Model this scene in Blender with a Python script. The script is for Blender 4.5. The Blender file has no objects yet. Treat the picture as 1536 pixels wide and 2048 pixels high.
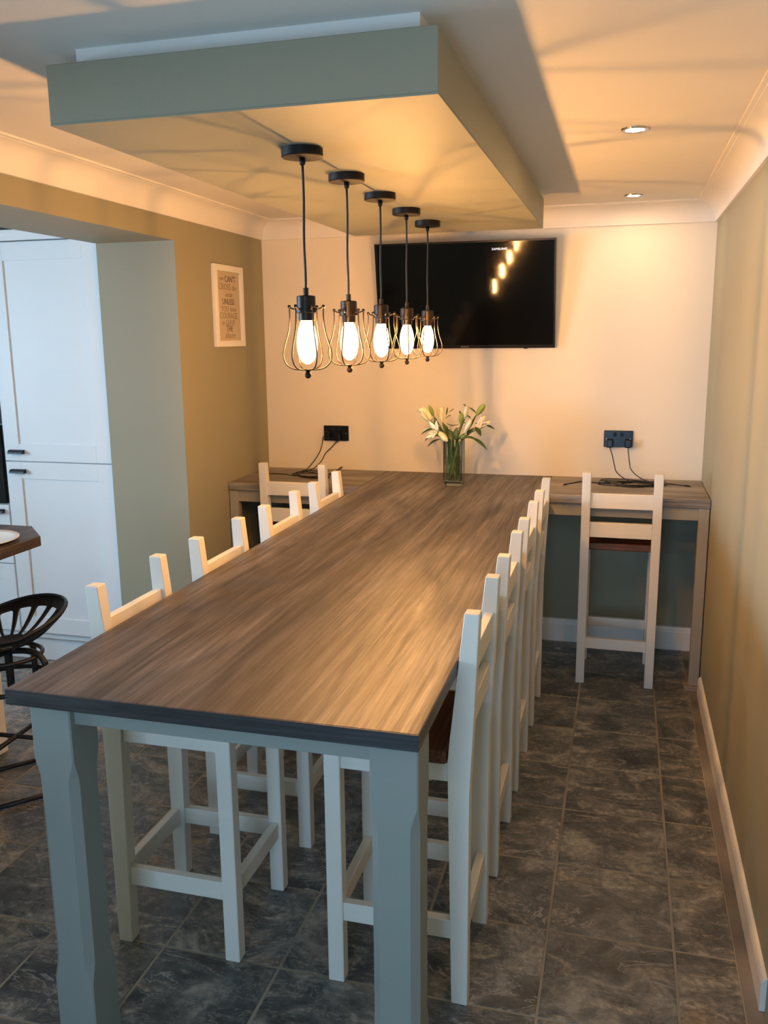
import bpy, bmesh, math, random
from mathutils import Vector, Matrix
PI = math.pi
random.seed(7)
S = bpy.context.scene
C = S.collection

# ------------------------------------------------------------------ camera
cam = bpy.data.cameras.new('camera')
cam.sensor_fit = 'HORIZONTAL'; cam.sensor_width = 36.0
cam.lens = 1739.9 / 1536 * 36; cam.clip_start = 0.02
camo = bpy.data.objects.new('camera', cam); C.objects.link(camo)
_rot = Matrix.Rotation(0.2677, 3, 'Z') @ Matrix.Rotation(-0.1989, 3, 'X') @ Matrix.Rotation(0.0099, 3, 'Y')
_m = Matrix((_rot.col[0], _rot.col[2], -_rot.col[1])).transposed()
camo.matrix_world = Matrix.Translation((0.9036, 0.0, 1.661)) @ _m.to_4x4()
S.camera = camo

# ------------------------------------------------------------------ world, daylight, exposure
W = bpy.data.worlds.new('world'); S.world = W; W.use_nodes = True
bg = W.node_tree.nodes['Background']
bg.inputs[0].default_value = (0.62, 0.80, 1.0, 1); bg.inputs[1].default_value = 1.0

def area(name, loc, rot, sx, sy, power, col):
    l = bpy.data.lights.new(name, 'AREA'); l.shape = 'RECTANGLE'; l.size = sx; l.size_y = sy
    l.energy = power; l.color = col
    o = bpy.data.objects.new(name, l); C.objects.link(o); o.location = loc; o.rotation_euler = rot
    return o
DAY = (0.39, 0.665, 1.0)
# daylight entering through the patio door behind the viewer and the kitchen window on the left
area('daylight_patio', (0.54, -1.42, 1.05), (PI / 2, 0, 0), 0.78, 2.0, 48, DAY)
area('daylight_window', (-4.72, 1.0, 1.5), (0, -PI / 2, 0), 1.2, 2.8, 380, (0.52, 0.76, 1.0))
VS = S.view_settings
S.display_settings.display_device = 'sRGB'
VS.view_transform = 'Standard'; VS.look = 'None'; VS.exposure = 0.04; VS.gamma = 1.0
VS.use_curve_mapping = False
S.cycles.use_denoising = True; S.cycles.adaptive_threshold = 0.02
S.cycles.max_bounces = 8; S.cycles.diffuse_bounces = 4; S.cycles.glossy_bounces = 3
S.cycles.transmission_bounces = 8; S.cycles.transparent_max_bounces = 10
S.cycles.sample_clamp_indirect = 4.0; S.cycles.caustics_reflective = False; S.cycles.caustics_refractive = False

BULB_L = 5400.0      # radiance of a filament glow
BULB_C = (1.0, 0.49, 0.155)
SPOT_L = 300.0

# ------------------------------------------------------------------ materials
def mat(name, col, rough=0.5, metal=0.0, spec=0.5, **kw):
    m = bpy.data.materials.new(name); m.use_nodes = True
    b = m.node_tree.nodes['Principled BSDF']
    b.inputs['Base Color'].default_value = (*col, 1)
    b.inputs['Roughness'].default_value = rough
    b.inputs['Metallic'].default_value = metal
    b.inputs['Specular IOR Level'].default_value = spec
    for k, v in kw.items(): b.inputs[k.replace('_', ' ')].default_value = v
    return m
class N:
    def __init__(s, m): s.t = m.node_tree; s.b = s.t.nodes['Principled BSDF']
    def n(s, ty, **kw):
        x = s.t.nodes.new(ty)
        for k, v in kw.items(): setattr(x, k, v)
        return x
    def l(s, a, b): s.t.links.new(a, b)
    def coord(s, scale=(1, 1, 1), out='Object', rnd=False):
        tc = s.n('ShaderNodeTexCoord'); mp = s.n('ShaderNodeMapping'); mp.inputs['Scale'].default_value = scale
        src = tc.outputs[out]
        if rnd:
            oi = s.n('ShaderNodeObjectInfo'); mu = s.n('ShaderNodeMath', operation='MULTIPLY'); mu.inputs[1].default_value = 37.0
            s.l(oi.outputs['Random'], mu.inputs[0])
            ad = s.n('ShaderNodeVectorMath', operation='ADD'); s.l(src, ad.inputs[0]); s.l(mu.outputs[0], ad.inputs[1]); src = ad.outputs[0]
        s.l(src, mp.inputs['Vector']); return mp.outputs[0]
    def noise(s, vec, scale, detail=4, rough=0.5, dist=0.0):
        x = s.n('ShaderNodeTexNoise'); s.l(vec, x.inputs['Vector'])
        x.inputs['Scale'].default_value = scale; x.inputs['Detail'].default_value = detail
        x.inputs['Roughness'].default_value = rough; x.inputs['Distortion'].default_value = dist
        return x.outputs['Fac']
    def ramp(s, fac, stops):
        x = s.n('ShaderNodeValToRGB'); s.l(fac, x.inputs[0]); e = x.color_ramp.elements
        while len(e) < len(stops): e.new(0.5)
        for i, (p, c) in enumerate(stops):
            e[i].position = p; e[i].color = (*c, 1) if len(c) == 3 else c
        return x.outputs[0]
    def mix(s, fac, a, b, mode='MIX'):
        x = s.n('ShaderNodeMixRGB', blend_type=mode)
        for sock, v in zip(x.inputs, (fac, a, b)):
            if isinstance(v, (int, float)): sock.default_value = v
            elif isinstance(v, tuple): sock.default_value = (*v, 1)
            else: s.l(v, sock)
        return x.outputs[0]
    def bump(s, h, strength=0.2, dist=0.01):
        x = s.n('ShaderNodeBump'); x.inputs['Strength'].default_value = strength; x.inputs['Distance'].default_value = dist
        s.l(h, x.inputs['Height']); s.l(x.outputs[0], s.b.inputs['Normal'])
    def col(s, c): s.l(c, s.b.inputs['Base Color'])
    def rough(s, c): s.l(c, s.b.inputs['Roughness'])

def paint(name, col, rough=0.6, var=0.06, bscale=160, bstr=0.06, spec=0.4):
    m = mat(name, col, rough, spec=spec); k = N(m)
    v = k.coord()
    d = tuple(c * (1 - var) for c in col); u = tuple(min(1, c * (1 + var)) for c in col)
    k.col(k.ramp(k.noise(v, 2.2, 3), [(0.3, d), (0.7, u)]))
    k.bump(k.noise(v, bscale, 2), bstr, 0.004)
    return m
M = {}
M['cream_wall'] = paint('cream_wall_paint', (0.80, 0.74, 0.64), 0.7, 0.015)
M['sage_wall'] = paint('sage_wall_paint', (0.31, 0.29, 0.20), 0.62, 0.02)
M['ceiling'] = paint('ceiling_paint', (0.82, 0.79, 0.74), 0.8, 0.015)
M['kitchen_wall'] = paint('kitchen_wall_paint', (0.70, 0.71, 0.68), 0.75, 0.02)
M['trim'] = paint('gloss_trim_paint', (0.84, 0.81, 0.75), 0.4, 0.02)
M['sage'] = paint('sage_furniture_paint', (0.265, 0.285, 0.262), 0.45, 0.03)
M['putty'] = paint('putty_furniture_paint', (0.33, 0.30, 0.24), 0.5, 0.03)
M['white_wood'] = paint('white_painted_wood', (0.83, 0.79, 0.71), 0.42, 0.03, 60, 0.08)
M['cabinet'] = paint('white_cabinet_paint', (0.80, 0.82, 0.83), 0.4, 0.01, 60, 0.02)
M['canopy'] = paint('canopy_paint', (0.27, 0.265, 0.195), 0.6, 0.02)
M['black'] = mat('black_metal', (0.006, 0.0055, 0.005), 0.45, spec=0.3)
M['bronze'] = mat('bronze_metal', (0.022, 0.014, 0.009), 0.40, 0.35, spec=0.35)
M['iron'] = paint('cast_iron', (0.012, 0.011, 0.011), 0.45, 0.3, 90, 0.3)
M['cable'] = mat('black_cable', (0.010, 0.009, 0.009), 0.5)
M['chrome'] = mat('chrome', (0.55, 0.5, 0.45), 0.22, 1.0)
M['screen'] = mat('tv_screen_glass', (0.003, 0.003, 0.003), 0.065, spec=0.22)
M['tv_black'] = mat('tv_bezel_gloss', (0.006, 0.006, 0.007), 0.3, spec=0.2)
M['gloss_black'] = mat('black_gloss_plate', (0.006, 0.006, 0.008), 0.22, spec=0.3)
M['pewter'] = mat('dark_pewter', (0.05, 0.055, 0.06), 0.35, 0.8)
M['oven'] = mat('oven_glass', (0.006, 0.006, 0.007), 0.08)
M['steel'] = mat('brushed_steel', (0.35, 0.35, 0.36), 0.35, 1.0)
M['porcelain'] = mat('cream_porcelain', (0.82, 0.80, 0.75), 0.25)
M['paper'] = paint('kraft_paper', (0.52, 0.44, 0.33), 0.8, 0.06)
M['ink'] = mat('brown_ink', (0.10, 0.065, 0.04), 0.8)
M['ink_light'] = mat('faded_ink', (0.27, 0.20, 0.13), 0.8)
M['logo'] = mat('lit_logo', (0.7, 0.8, 1.0), 0.4, Emission_Color=(0.75, 0.85, 1.0, 1), Emission_Strength=0.9)
M['silver'] = mat('silver_print', (0.45, 0.45, 0.47), 0.3, 0.5)
M['stem'] = paint('stem_green', (0.06, 0.13, 0.03), 0.5, 0.2)
M['bud_green'] = paint('bud_green', (0.22, 0.30, 0.06), 0.5, 0.25)

def leaf_mat(name, a, b):
    m = mat(name, a, 0.45); k = N(m)
    k.col(k.ramp(k.noise(k.coord((1, 1, 1), rnd=True), 30, 2), [(0.3, a), (0.7, b)])); return m
M['leaf'] = leaf_mat('lily_leaf', (0.022, 0.050, 0.014), (0.055, 0.11, 0.028))
M['leaf_pale'] = leaf_mat('lily_leaf_pale', (0.11, 0.20, 0.06), (0.22, 0.34, 0.11))
M['petal'] = leaf_mat('lily_petal', (0.76, 0.72, 0.55), (0.84, 0.81, 0.70))
M['bud_yellow'] = leaf_mat('lily_bud', (0.68, 0.64, 0.36), (0.80, 0.76, 0.56))

def wood(name, cols, axis, rough=(0.40, 0.57), rnd=False, spec=0.5, seed=0.0):
    """grain runs along the given axis"""
    m = mat(name, cols[1], 0.4, spec=spec); k = N(m)
    def sc(a, b): return tuple(b if i == axis else a for i in range(3))
    v1 = k.coord(sc(5.5, 0.55), rnd=rnd); v2 = k.coord(sc(46, 1.5), rnd=rnd); v3 = k.coord(sc(150, 4.0), rnd=rnd)
    v4 = k.coord(sc(11, 2.6), rnd=rnd)
    big = k.noise(v1, 1.0, 5, 0.6, 0.9); mid = k.noise(v2, 1.0, 6, 0.62, 0.6); fine = k.noise(v3, 1.0, 3, 0.6, 0.2)
    fig = k.noise(v4, 1.0, 3, 0.5, 1.8)
    c = k.ramp(big, [(0.28, cols[0]), (0.5, cols[1]), (0.74, cols[2])])
    c = k.mix(0.65, c, k.ramp(mid, [(0.34, (0.40,) * 3), (0.50, (1.0,) * 3), (0.66, (1.55,) * 3)]), 'MULTIPLY')
    c = k.mix(0.45, c, k.ramp(fine, [(0.38, (0.35,) * 3), (0.5, (1.0,) * 3), (0.64, (1.45,) * 3)]), 'MULTIPLY')
    c = k.mix(0.5, c, k.ramp(fig, [(0.36, (0.66,) * 3), (0.5, (1.0,) * 3), (0.66, (1.2,) * 3)]), 'MULTIPLY')
    k.col(c)
    k.rough(k.ramp(mid, [(0.3, (rough[1],) * 3), (0.7, (rough[0],) * 3)]))
    k.bump(k.mix(0.5, mid, fine), 0.22, 0.003)
    return m
M['top_wood'] = wood('worktop_oak_long', ((0.055, 0.046, 0.042), (0.112, 0.094, 0.085), (0.215, 0.186, 0.169)), 1)
M['side_wood'] = wood('worktop_oak_cross', ((0.14, 0.122, 0.104), (0.235, 0.207, 0.176), (0.36, 0.32, 0.275)), 0)
M['edge_wood'] = wood('edge_band_oak', ((0.012, 0.012, 0.014), (0.028, 0.028, 0.031), (0.06, 0.06, 0.064)), 0)
M['seat_wood'] = wood('dark_seat_wood', ((0.075, 0.026, 0.009), (0.15, 0.055, 0.019), (0.22, 0.09, 0.034)), 1, rnd=True)
M['island_wood'] = wood('dark_island_wood', ((0.035, 0.020, 0.013), (0.065, 0.040, 0.027), (0.10, 0.065, 0.045)), 1)
M['block_wood'] = wood('pale_block_wood', ((0.25, 0.19, 0.13), (0.33, 0.26, 0.18), (0.4, 0.32, 0.23)), 0)

def slate():
    m = mat('slate_tile', (0.05, 0.05, 0.045), 0.45); k = N(m)
    v = k.coord((1, 1, 1), rnd=True); vs = k.coord((1.0, 2.1, 1.0), rnd=True)
    a = k.noise(v, 7.0, 9, 0.66, 0.9); b = k.noise(vs, 3.2, 8, 0.62, 2.0); c = k.noise(v, 3.1, 4, 0.5, 0.4); d = k.noise(v, 55, 5, 0.65)
    e = k.noise(vs, 9.0, 6, 0.6, 1.4)
    col = k.ramp(a, [(0.34, (0.042, 0.048, 0.052)), (0.46, (0.088, 0.096, 0.097)), (0.56, (0.165, 0.167, 0.158)), (0.66, (0.36, 0.335, 0.285))])
    patch = k.ramp(b, [(0.53, (0, 0, 0)), (0.575, (0.4,) * 3), (0.65, (0.95,) * 3)])
    vein = k.ramp(b, [(0.488, (0, 0, 0)), (0.503, (1.0,) * 3), (0.518, (0, 0, 0))])
    vein2 = k.ramp(e, [(0.492, (0, 0, 0)), (0.504, (0.85,) * 3), (0.516, (0, 0, 0))])
    gate = k.ramp(c, [(0.42, (0, 0, 0)), (0.58, (1, 1, 1))]); gate2 = k.ramp(c, [(0.42, (1, 1, 1)), (0.55, (0, 0, 0))])
    speck = k.ramp(d, [(0.42, (0.35,) * 3), (0.62, (1, 1, 1))])
    col = k.mix(k.mix(1.0, patch, speck, 'MULTIPLY'), col, (0.46, 0.41, 0.33))
    rust = k.mix(1.0, k.ramp(c, [(0.57, (0, 0, 0)), (0.70, (0.8,) * 3)]), patch, 'MULTIPLY')
    col = k.mix(rust, col, (0.26, 0.155, 0.075))
    col = k.mix(k.mix(1.0, vein, gate, 'MULTIPLY'), col, (0.42, 0.40, 0.36))
    col = k.mix(k.mix(1.0, vein2, gate2, 'MULTIPLY'), col, (0.38, 0.36, 0.32))
    col = k.mix(0.6, col, k.ramp(d, [(0.3, (0.6,) * 3), (0.7, (1.4,) * 3)]), 'MULTIPLY')
    k.col(col); k.rough(k.ramp(a, [(0.3, (0.34,) * 3), (0.7, (0.55,) * 3)]))
    k.bump(k.mix(0.35, a, d), 0.35, 0.006)
    return m
M['slate'] = slate()
M['strip'] = paint('mortar_strip', (0.19, 0.175, 0.16), 0.8, 0.6, 120, 0.3)
M['grout'] = paint('tile_grout', (0.34, 0.30, 0.23), 0.85, 0.35, 200, 0.2)

def thin_glass(name, tint, glow=None, glow_s=0.0, gloss=0.06):
    m = bpy.data.materials.new(name); m.use_nodes = True; t = m.node_tree; t.nodes.clear()
    o = t.nodes.new('ShaderNodeOutputMaterial'); tr = t.nodes.new('ShaderNodeBsdfTransparent'); tr.inputs[0].default_value = (*tint, 1)
    gl = t.nodes.new('ShaderNodeBsdfGlossy'); gl.inputs['Roughness'].default_value = 0.05
    mx = t.nodes.new('ShaderNodeMixShader'); lw = t.nodes.new('ShaderNodeFresnel'); lw.inputs['IOR'].default_value = 1.0 + gloss * 7
    t.links.new(lw.outputs[0], mx.inputs[0])
    t.links.new(tr.outputs[0], mx.inputs[1]); t.links.new(gl.outputs[0], mx.inputs[2]); last = mx.outputs[0]
    if glow:
        em = t.nodes.new('ShaderNodeEmission'); em.inputs[0].default_value = (*glow, 1); em.inputs[1].default_value = glow_s
        ad = t.nodes.new('ShaderNodeAddShader'); t.links.new(last, ad.inputs[0]); t.links.new(em.outputs[0], ad.inputs[1]); last = ad.outputs[0]
    t.links.new(last, o.inputs[0]); return m
M['bulb_glass'] = thin_glass('bulb_glass', (1.0, 0.96, 0.88), (1.0, 0.66, 0.27), 3.0)
M['glass'] = thin_glass('vase_glass', (0.90, 0.95, 0.91), gloss=0.085)
M['water'] = thin_glass('vase_water', (0.93, 0.98, 0.92), gloss=0.05)
M['pane'] = thin_glass('window_pane', (0.97, 0.98, 0.98))
def emit(name, col, s):
    m = bpy.data.materials.new(name); m.use_nodes = True; t = m.node_tree; t.nodes.clear()
    o = t.nodes.new('ShaderNodeOutputMaterial'); e = t.nodes.new('ShaderNodeEmission')
    e.inputs[0].default_value = (*col, 1); e.inputs[1].default_value = s; t.links.new(e.outputs[0], o.inputs[0]); return m
M['filament'] = emit('filament_glow', BULB_C, BULB_L)
M['spot_lamp'] = emit('downlight_lamp', (1.0, 0.66, 0.34), SPOT_L)

# ------------------------------------------------------------------ mesh helpers
def nb(): return bmesh.new()
def box(bm, x0, x1, y0, y1, z0, z1, bev=0.0, seg=1):
    vs = [bm.verts.new((x, y, z)) for z in (z0, z1) for y in (y0, y1) for x in (x0, x1)]
    fs = [(0, 2, 3, 1), (4, 5, 7, 6), (0, 1, 5, 4), (2, 6, 7, 3), (0, 4, 6, 2), (1, 3, 7, 5)]
    f = [bm.faces.new([vs[i] for i in q]) for q in fs]
    if bev:
        es = list({e for q in f for e in q.edges})
        bmesh.ops.bevel(bm, geom=es, offset=bev, segments=seg, affect='EDGES', profile=0.5)
    return bm
def prism(bm, poly, axis, a0, a1, bev=0.0):
    """extrude a polygon (list of 2-d points in the two other axes, in xyz order) along axis"""
    def P(u, v, a):
        return {0: (a, u, v), 1: (u, a, v), 2: (u, v, a)}[axis]
    A = [bm.verts.new(P(u, v, a0)) for u, v in poly]; B = [bm.verts.new(P(u, v, a1)) for u, v in poly]
    n = len(poly); f = [bm.faces.new(A), bm.faces.new(B)]
    for i in range(n): f.append(bm.faces.new([A[i], A[(i + 1) % n], B[(i + 1) % n], B[i]]))
    if bev:
        es = list({e for q in f for e in q.edges})
        bmesh.ops.bevel(bm, geom=es, offset=bev, segments=1, affect='EDGES')
    return bm
def lathe(bm, prof, seg=24, cx=0, cy=0):
    rings = []
    for r, z in prof:
        if r < 1e-6: rings.append([bm.verts.new((cx, cy, z))])
        else: rings.append([bm.verts.new((cx + r * math.cos(2 * PI * i / seg), cy + r * math.sin(2 * PI * i / seg), z)) for i in range(seg)])
    for a, b in zip(rings, rings[1:]):
        for i in range(seg):
            j = (i + 1) % seg
            if len(a) == 1 and len(b) == 1: continue
            if len(a) == 1: bm.faces.new((a[0], b[j], b[i]))
            elif len(b) == 1: bm.faces.new((a[i], a[j], b[0]))
            else: bm.faces.new((a[i], a[j], b[j], b[i]))
    return bm
def catmull(pts, n=8):
    P = [Vector(p) for p in pts]; P = [2 * P[0] - P[1]] + P + [2 * P[-1] - P[-2]]; out = []
    for i in range(1, len(P) - 2):
        for k in range(n):
            t = k / n; a, b, c, d = P[i - 1], P[i], P[i + 1], P[i + 2]
            out.append(0.5 * ((2 * b) + (c - a) * t + (2 * a - 5 * b + 4 * c - d) * t * t + (3 * b - a - 3 * c + d) * t ** 3))
    out.append(P[-2]); return out
def tube(bm, pts, r, seg=8, closed=False):
    pts = [Vector(p) for p in pts]; n = len(pts); rings = []; up = None
    for i, p in enumerate(pts):
        if closed: t = pts[(i + 1) % n] - pts[i - 1]
        else: t = pts[min(i + 1, n - 1)] - pts[max(i - 1, 0)]
        t.normalize()
        if up is None: up = t.orthogonal().normalized()
        up = (up - t * up.dot(t)); up = up.normalized() if up.length > 1e-6 else t.orthogonal().normalized()
        s = t.cross(up); rr = r[i] if isinstance(r, (list, tuple)) else r
        rings.append([bm.verts.new(p + rr * (math.cos(2 * PI * k / seg) * up + math.sin(2 * PI * k / seg) * s)) for k in range(seg)])
    m = n if closed else n - 1
    for i in range(m):
        a, b = rings[i], rings[(i + 1) % n]
        for k in range(seg): bm.faces.new((a[k], a[(k + 1) % seg], b[(k + 1) % seg], b[k]))
    if not closed: bm.faces.new(rings[0][::-1]); bm.faces.new(rings[-1])
    return bm
def ball(bm, c, r, u=12, v=8, sc=(1, 1, 1)):
    bmesh.ops.create_uvsphere(bm, u_segments=u, v_segments=v, radius=1, matrix=Matrix.Translation(c) @ Matrix.Diagonal((r * sc[0], r * sc[1], r * sc[2], 1)))
    return bm
def mesh(name, bm, m, smooth=False):
    bmesh.ops.recalc_face_normals(bm, faces=bm.faces[:])
    me = bpy.data.meshes.new(name); bm.to_mesh(me); bm.free(); me.materials.append(M[m])
    if smooth:
        me.polygons.foreach_set('use_smooth', [True] * len(me.polygons))
    return me
def obj(name, bm, m, parent=None, smooth=False, loc=None, label=None):
    me = bm if isinstance(bm, bpy.types.Mesh) else mesh(name, bm, m, smooth)
    o = bpy.data.objects.new(name, me); C.objects.link(o)
    if parent: o.parent = parent
    if loc: o.location = loc
    if label: o['label'] = label
    return o
def smooth_angle(o, ang=0.6):
    me = o.data; bm = nb(); bm.from_mesh(me)
    for f in bm.faces: f.smooth = True
    for e in bm.edges:
        e.smooth = len(e.link_faces) == 2 and e.calc_face_angle(0) < ang
    bm.to_mesh(me); bm.free()
def tag(o, label, cat, group=None):
    o['label'] = label; o['category'] = cat
    if group: o['group'] = group
    return o
def thing(name, label, cat, loc=(0, 0, 0), rz=0, group=None):
    o = bpy.data.objects.new(name, None); C.objects.link(o); o.empty_display_size = 0.05
    o.location = loc; o.rotation_euler = (0, 0, rz); return tag(o, label, cat, group)
def struct(name, bm, m, parent=None, label=None, smooth=False):
    o = obj(name, bm, m, parent, smooth)
    if parent is None: o['kind'] = 'structure'
    if label: o['label'] = label
    return o
def dup(root, loc, rz, label):
    r = root.copy(); C.objects.link(r); r.location = loc; r.rotation_euler = (0, 0, rz); r['label'] = label
    for ch in list(root.children):
        c = ch.copy(); C.objects.link(c); c.parent = r
        for g in list(ch.children):
            d = g.copy(); C.objects.link(d); d.parent = c
    return r
def text(name, body, size, m, loc, rot, parent=None, xs=1.0, shear=0.0, align='CENTER', extrude=0.0004):
    cu = bpy.data.curves.new(name, 'FONT'); cu.body = body; cu.size = size; cu.align_x = align; cu.align_y = 'CENTER'
    cu.extrude = extrude; cu.shear = shear; cu.resolution_u = 3
    t = bpy.data.objects.new(name + '_tmp', cu); C.objects.link(t)
    dg = bpy.context.evaluated_depsgraph_get(); me = bpy.data.meshes.new_from_object(t.evaluated_get(dg))
    bpy.data.objects.remove(t); bpy.data.curves.remove(cu)
    me.transform(Matrix.Diagonal((xs, 1, 1, 1))); me.materials.clear(); me.materials.append(M[m]); me.name = name
    o = bpy.data.objects.new(name, me); C.objects.link(o); o.location = loc; o.rotation_euler = rot
    if parent: o.parent = parent
    return o

# ------------------------------------------------------------------ the room
H0 = 0.92
XL, XR, YB, YF, ZC = -1.073, 1.311, 4.683, -1.3, 2.29
XK, YK = -4.6, 4.36                      # kitchen far-left wall, kitchen back wall
WT = 0.4                                 # thickness of the wall between dining room and kitchen
OY, OZ = 3.684, 2.095                    # opening edge and head height
CV = 2.192                               # foot of the coving

floor = struct('floor', box(nb(), XK - .1, XR + .1, YF - .1, YB + .1, -0.06, -0.0014), 'grout', label='grout bed of the slate floor')
struct('ceiling', box(nb(), XK - .1, XR + .1, YF - .1, YB + .1, ZC, ZC + 0.08), 'ceiling', label='white painted ceiling')
struct('wall_back', box(nb(), XL - WT, XR + .1, YB, YB + .1, -0.0035, ZC), 'cream_wall', label='cream wall behind the television')
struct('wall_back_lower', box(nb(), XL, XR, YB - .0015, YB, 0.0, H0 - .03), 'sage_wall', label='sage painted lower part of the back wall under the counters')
struct('wall_right', box(nb(), XR, XR + .1, YF, YB, -0.0035, ZC), 'sage_wall', label='sage painted right wall')
bm = nb(); box(bm, XL - WT, XL, OY, YB, -0.0035, ZC); box(bm, XL - WT, XL, YF, OY, OZ, ZC)
struct('wall_left', bm, 'sage_wall', label='sage painted wall with wide opening to the kitchen')
struct('wall_kitchen', box(nb(), XK - .1, XL - WT, YK, YK + .1, -0.0035, ZC), 'kitchen_wall', label='kitchen wall behind the tall cabinets')
# kitchen left wall with a window opening y -0.4..2.4, z 0.95..2.1
bm = nb(); box(bm, XK - .1, XK, YF, -0.4, -0.0035, ZC); box(bm, XK - .1, XK, 2.4, YK, -0.0035, ZC)
box(bm, XK - .1, XK, -0.4, 2.4, -0.0035, 0.95); box(bm, XK - .1, XK, -0.4, 2.4, 2.1, ZC)
struct('wall_kitchen_side', bm, 'kitchen_wall', label='kitchen side wall with window opening')
# front wall (behind the viewer) with a patio door x 0.13..0.95, z 0..2.1
bm = nb(); box(bm, XK, 0.13, YF - .1, YF, -0.0035, ZC); box(bm, 0.95, XR, YF - .1, YF, -0.0035, ZC); box(bm, 0.13, 0.95, YF - .1, YF, 2.1, ZC)
struct('wall_front', bm, 'sage_wall', label='wall with patio doors behind the viewer')
def window(name, u0, u1, z0, z1, axis, a, nmul):
    bm = nb(); w = 0.05
    def bx(p0, p1, q0, q1):
        if axis == 'x': box(bm, a - .03, a + .03, p0, p1, q0, q1)
        else: box(bm, p0, p1, a - .03, a + .03, q0, q1)
    bx(u0, u1, z0, z0 + w); bx(u0, u1, z1 - w, z1)
    for i in range(nmul + 1):
        p = u0 + (u1 - u0 - w) * i / nmul; bx(p, p + w, z0 + w, z1 - w)
    o = struct(name, bm, 'trim', label='white framed window')
    for i in range(nmul):
        p = u0 + w + (u1 - u0 - w) * i / nmul; q = u0 + (u1 - u0 - w) * (i + 1) / nmul
        b2 = nb()
        if axis == 'x': box(b2, a - .004, a + .004, p, q, z0 + w, z1 - w)
        else: box(b2, p, q, a - .004, a + .004, z0 + w, z1 - w)
        obj('pane', b2, 'pane', o)
window('window_1', -0.4, 2.4, 0.95, 2.1, 'x', XK - .05, 3)
window('door_1', 0.13, 0.95, 0.0, 2.1, 'y', YF - .05, 2)

# slate tiles, each its own piece
TW, TL, TX, TY = 0.3424, 0.3347, 0.762, 3.9095
tcache = {}
def tile_mesh(w, l):
    k = (round(w, 4), round(l, 4))
    if k not in tcache:
        bm = nb(); h = 0.0035; b = 0.0022
        lo = [(-w / 2, -l / 2), (w / 2, -l / 2), (w / 2, l / 2), (-w / 2, l / 2)]
        A = [bm.verts.new((x, y, -0.0055)) for x, y in lo]; B = [bm.verts.new((x, y, -b * .7)) for x, y in lo]
        D = [bm.verts.new((x - math.copysign(b, x), y - math.copysign(b, y), 0)) for x, y in lo]
        for P, Q in ((A, B), (B, D)):
            for i in range(4): bm.faces.new((P[i], P[(i + 1) % 4], Q[(i + 1) % 4], Q[i]))
        bm.faces.new(D); tcache[k] = mesh('tile', bm, 'slate')
    return tcache[k]
g = 0.0035
for i in range(-11, 2):
    for j in range(-3, 10):
        x0 = TX + i * TW + g; x1 = TX + (i + 1) * TW - g
        y1 = TY - j * TL - g; y0 = TY - (j + 1) * TL + g
        x1 = min(x1, 1.262)
        if y0 > YB - .01: continue
        y1 = min(y1, (YB if x0 > XL - WT else YK) - .001)
        if y1 - y0 < 0.02 or x1 - x0 < 0.02: continue
        if x0 < XL - .05 and y0 > 3.95: continue
        t = obj('tile', tile_mesh(x1 - x0, y1 - y0), 'slate', floor)
        t.location = ((x0 + x1) / 2, (y0 + y1) / 2, random.uniform(-.0006, .0004))
        t.rotation_euler = (random.uniform(-.001, .001), random.uniform(-.001, .001), 0)

obj('edge_strip', box(nb(), 1.2645, XR - .001, 1.0, YB - .03, -.0055, -.0004, .0008), 'strip', floor, label='narrow pale mortar strip beside the skirting')

# coving: concave plaster moulding along three walls
cd = ZC - CV
prof = [(0, CV), (0.012, CV), (0.014, CV + 0.010)]
for k in range(0, 9):
    a = PI / 2 * k / 8
    prof.append((0.014 + (cd - 0.026) * (1 - math.cos(a)) , CV + 0.012 + (cd - 0.022) * math.sin(a)))
prof += [(cd - 0.010, ZC - 0.008), (cd + 0.004, ZC - 0.007), (cd + 0.004, ZC)]
def coving(name, side):
    bm = nb(); A = []; B = []
    for d, z in prof + [(0, ZC)]:
        if side == 'L': a, b = (XL + d, YF, z), (XL + d, YB - d, z)
        elif side == 'R': a, b = (XR - d, YF, z), (XR - d, YB - d, z)
        else: a, b = (XL + d, YB - d, z), (XR - d, YB - d, z)
        A.append(bm.verts.new(a)); B.append(bm.verts.new(b))
    n = len(A)
    for i in range(n): bm.faces.new((A[i], A[(i + 1) % n], B[(i + 1) % n], B[i]))
    bm.faces.new(A); bm.faces.new(B)
    o = struct(name, bm, 'ceiling', label='white plaster coving along the ' + {'L': 'left', 'R': 'right', 'B': 'back'}[side] + ' wall'); smooth_angle(o, 0.4)
coving('trim_1', 'L'); coving('trim_2', 'B'); coving('trim_3', 'R')
# skirting boards
sk = [(0, 0), (0.014, 0), (0.014, 0.072), (0.012, 0.078), (0.012, 0.082), (0.008, 0.090), (0, 0.094)]
o = struct('baseboard_right', prism(nb(), [(XR - d, z) for d, z in sk], 1, 2.06, 4.07, 0.001), 'trim', label='white skirting board along the right wall')
o = struct('baseboard_back', prism(nb(), [(YB - d, z * 1.38) for d, z in sk], 0, XL, XR, 0.001), 'trim', label='white skirting board under the counter on the back wall')
o = struct('baseboard_left', prism(nb(), [(XL + d, z * 1.38) for d, z in sk], 1, OY, YB - .03, 0.001), 'trim', label='white skirting board along the left wall')

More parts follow.
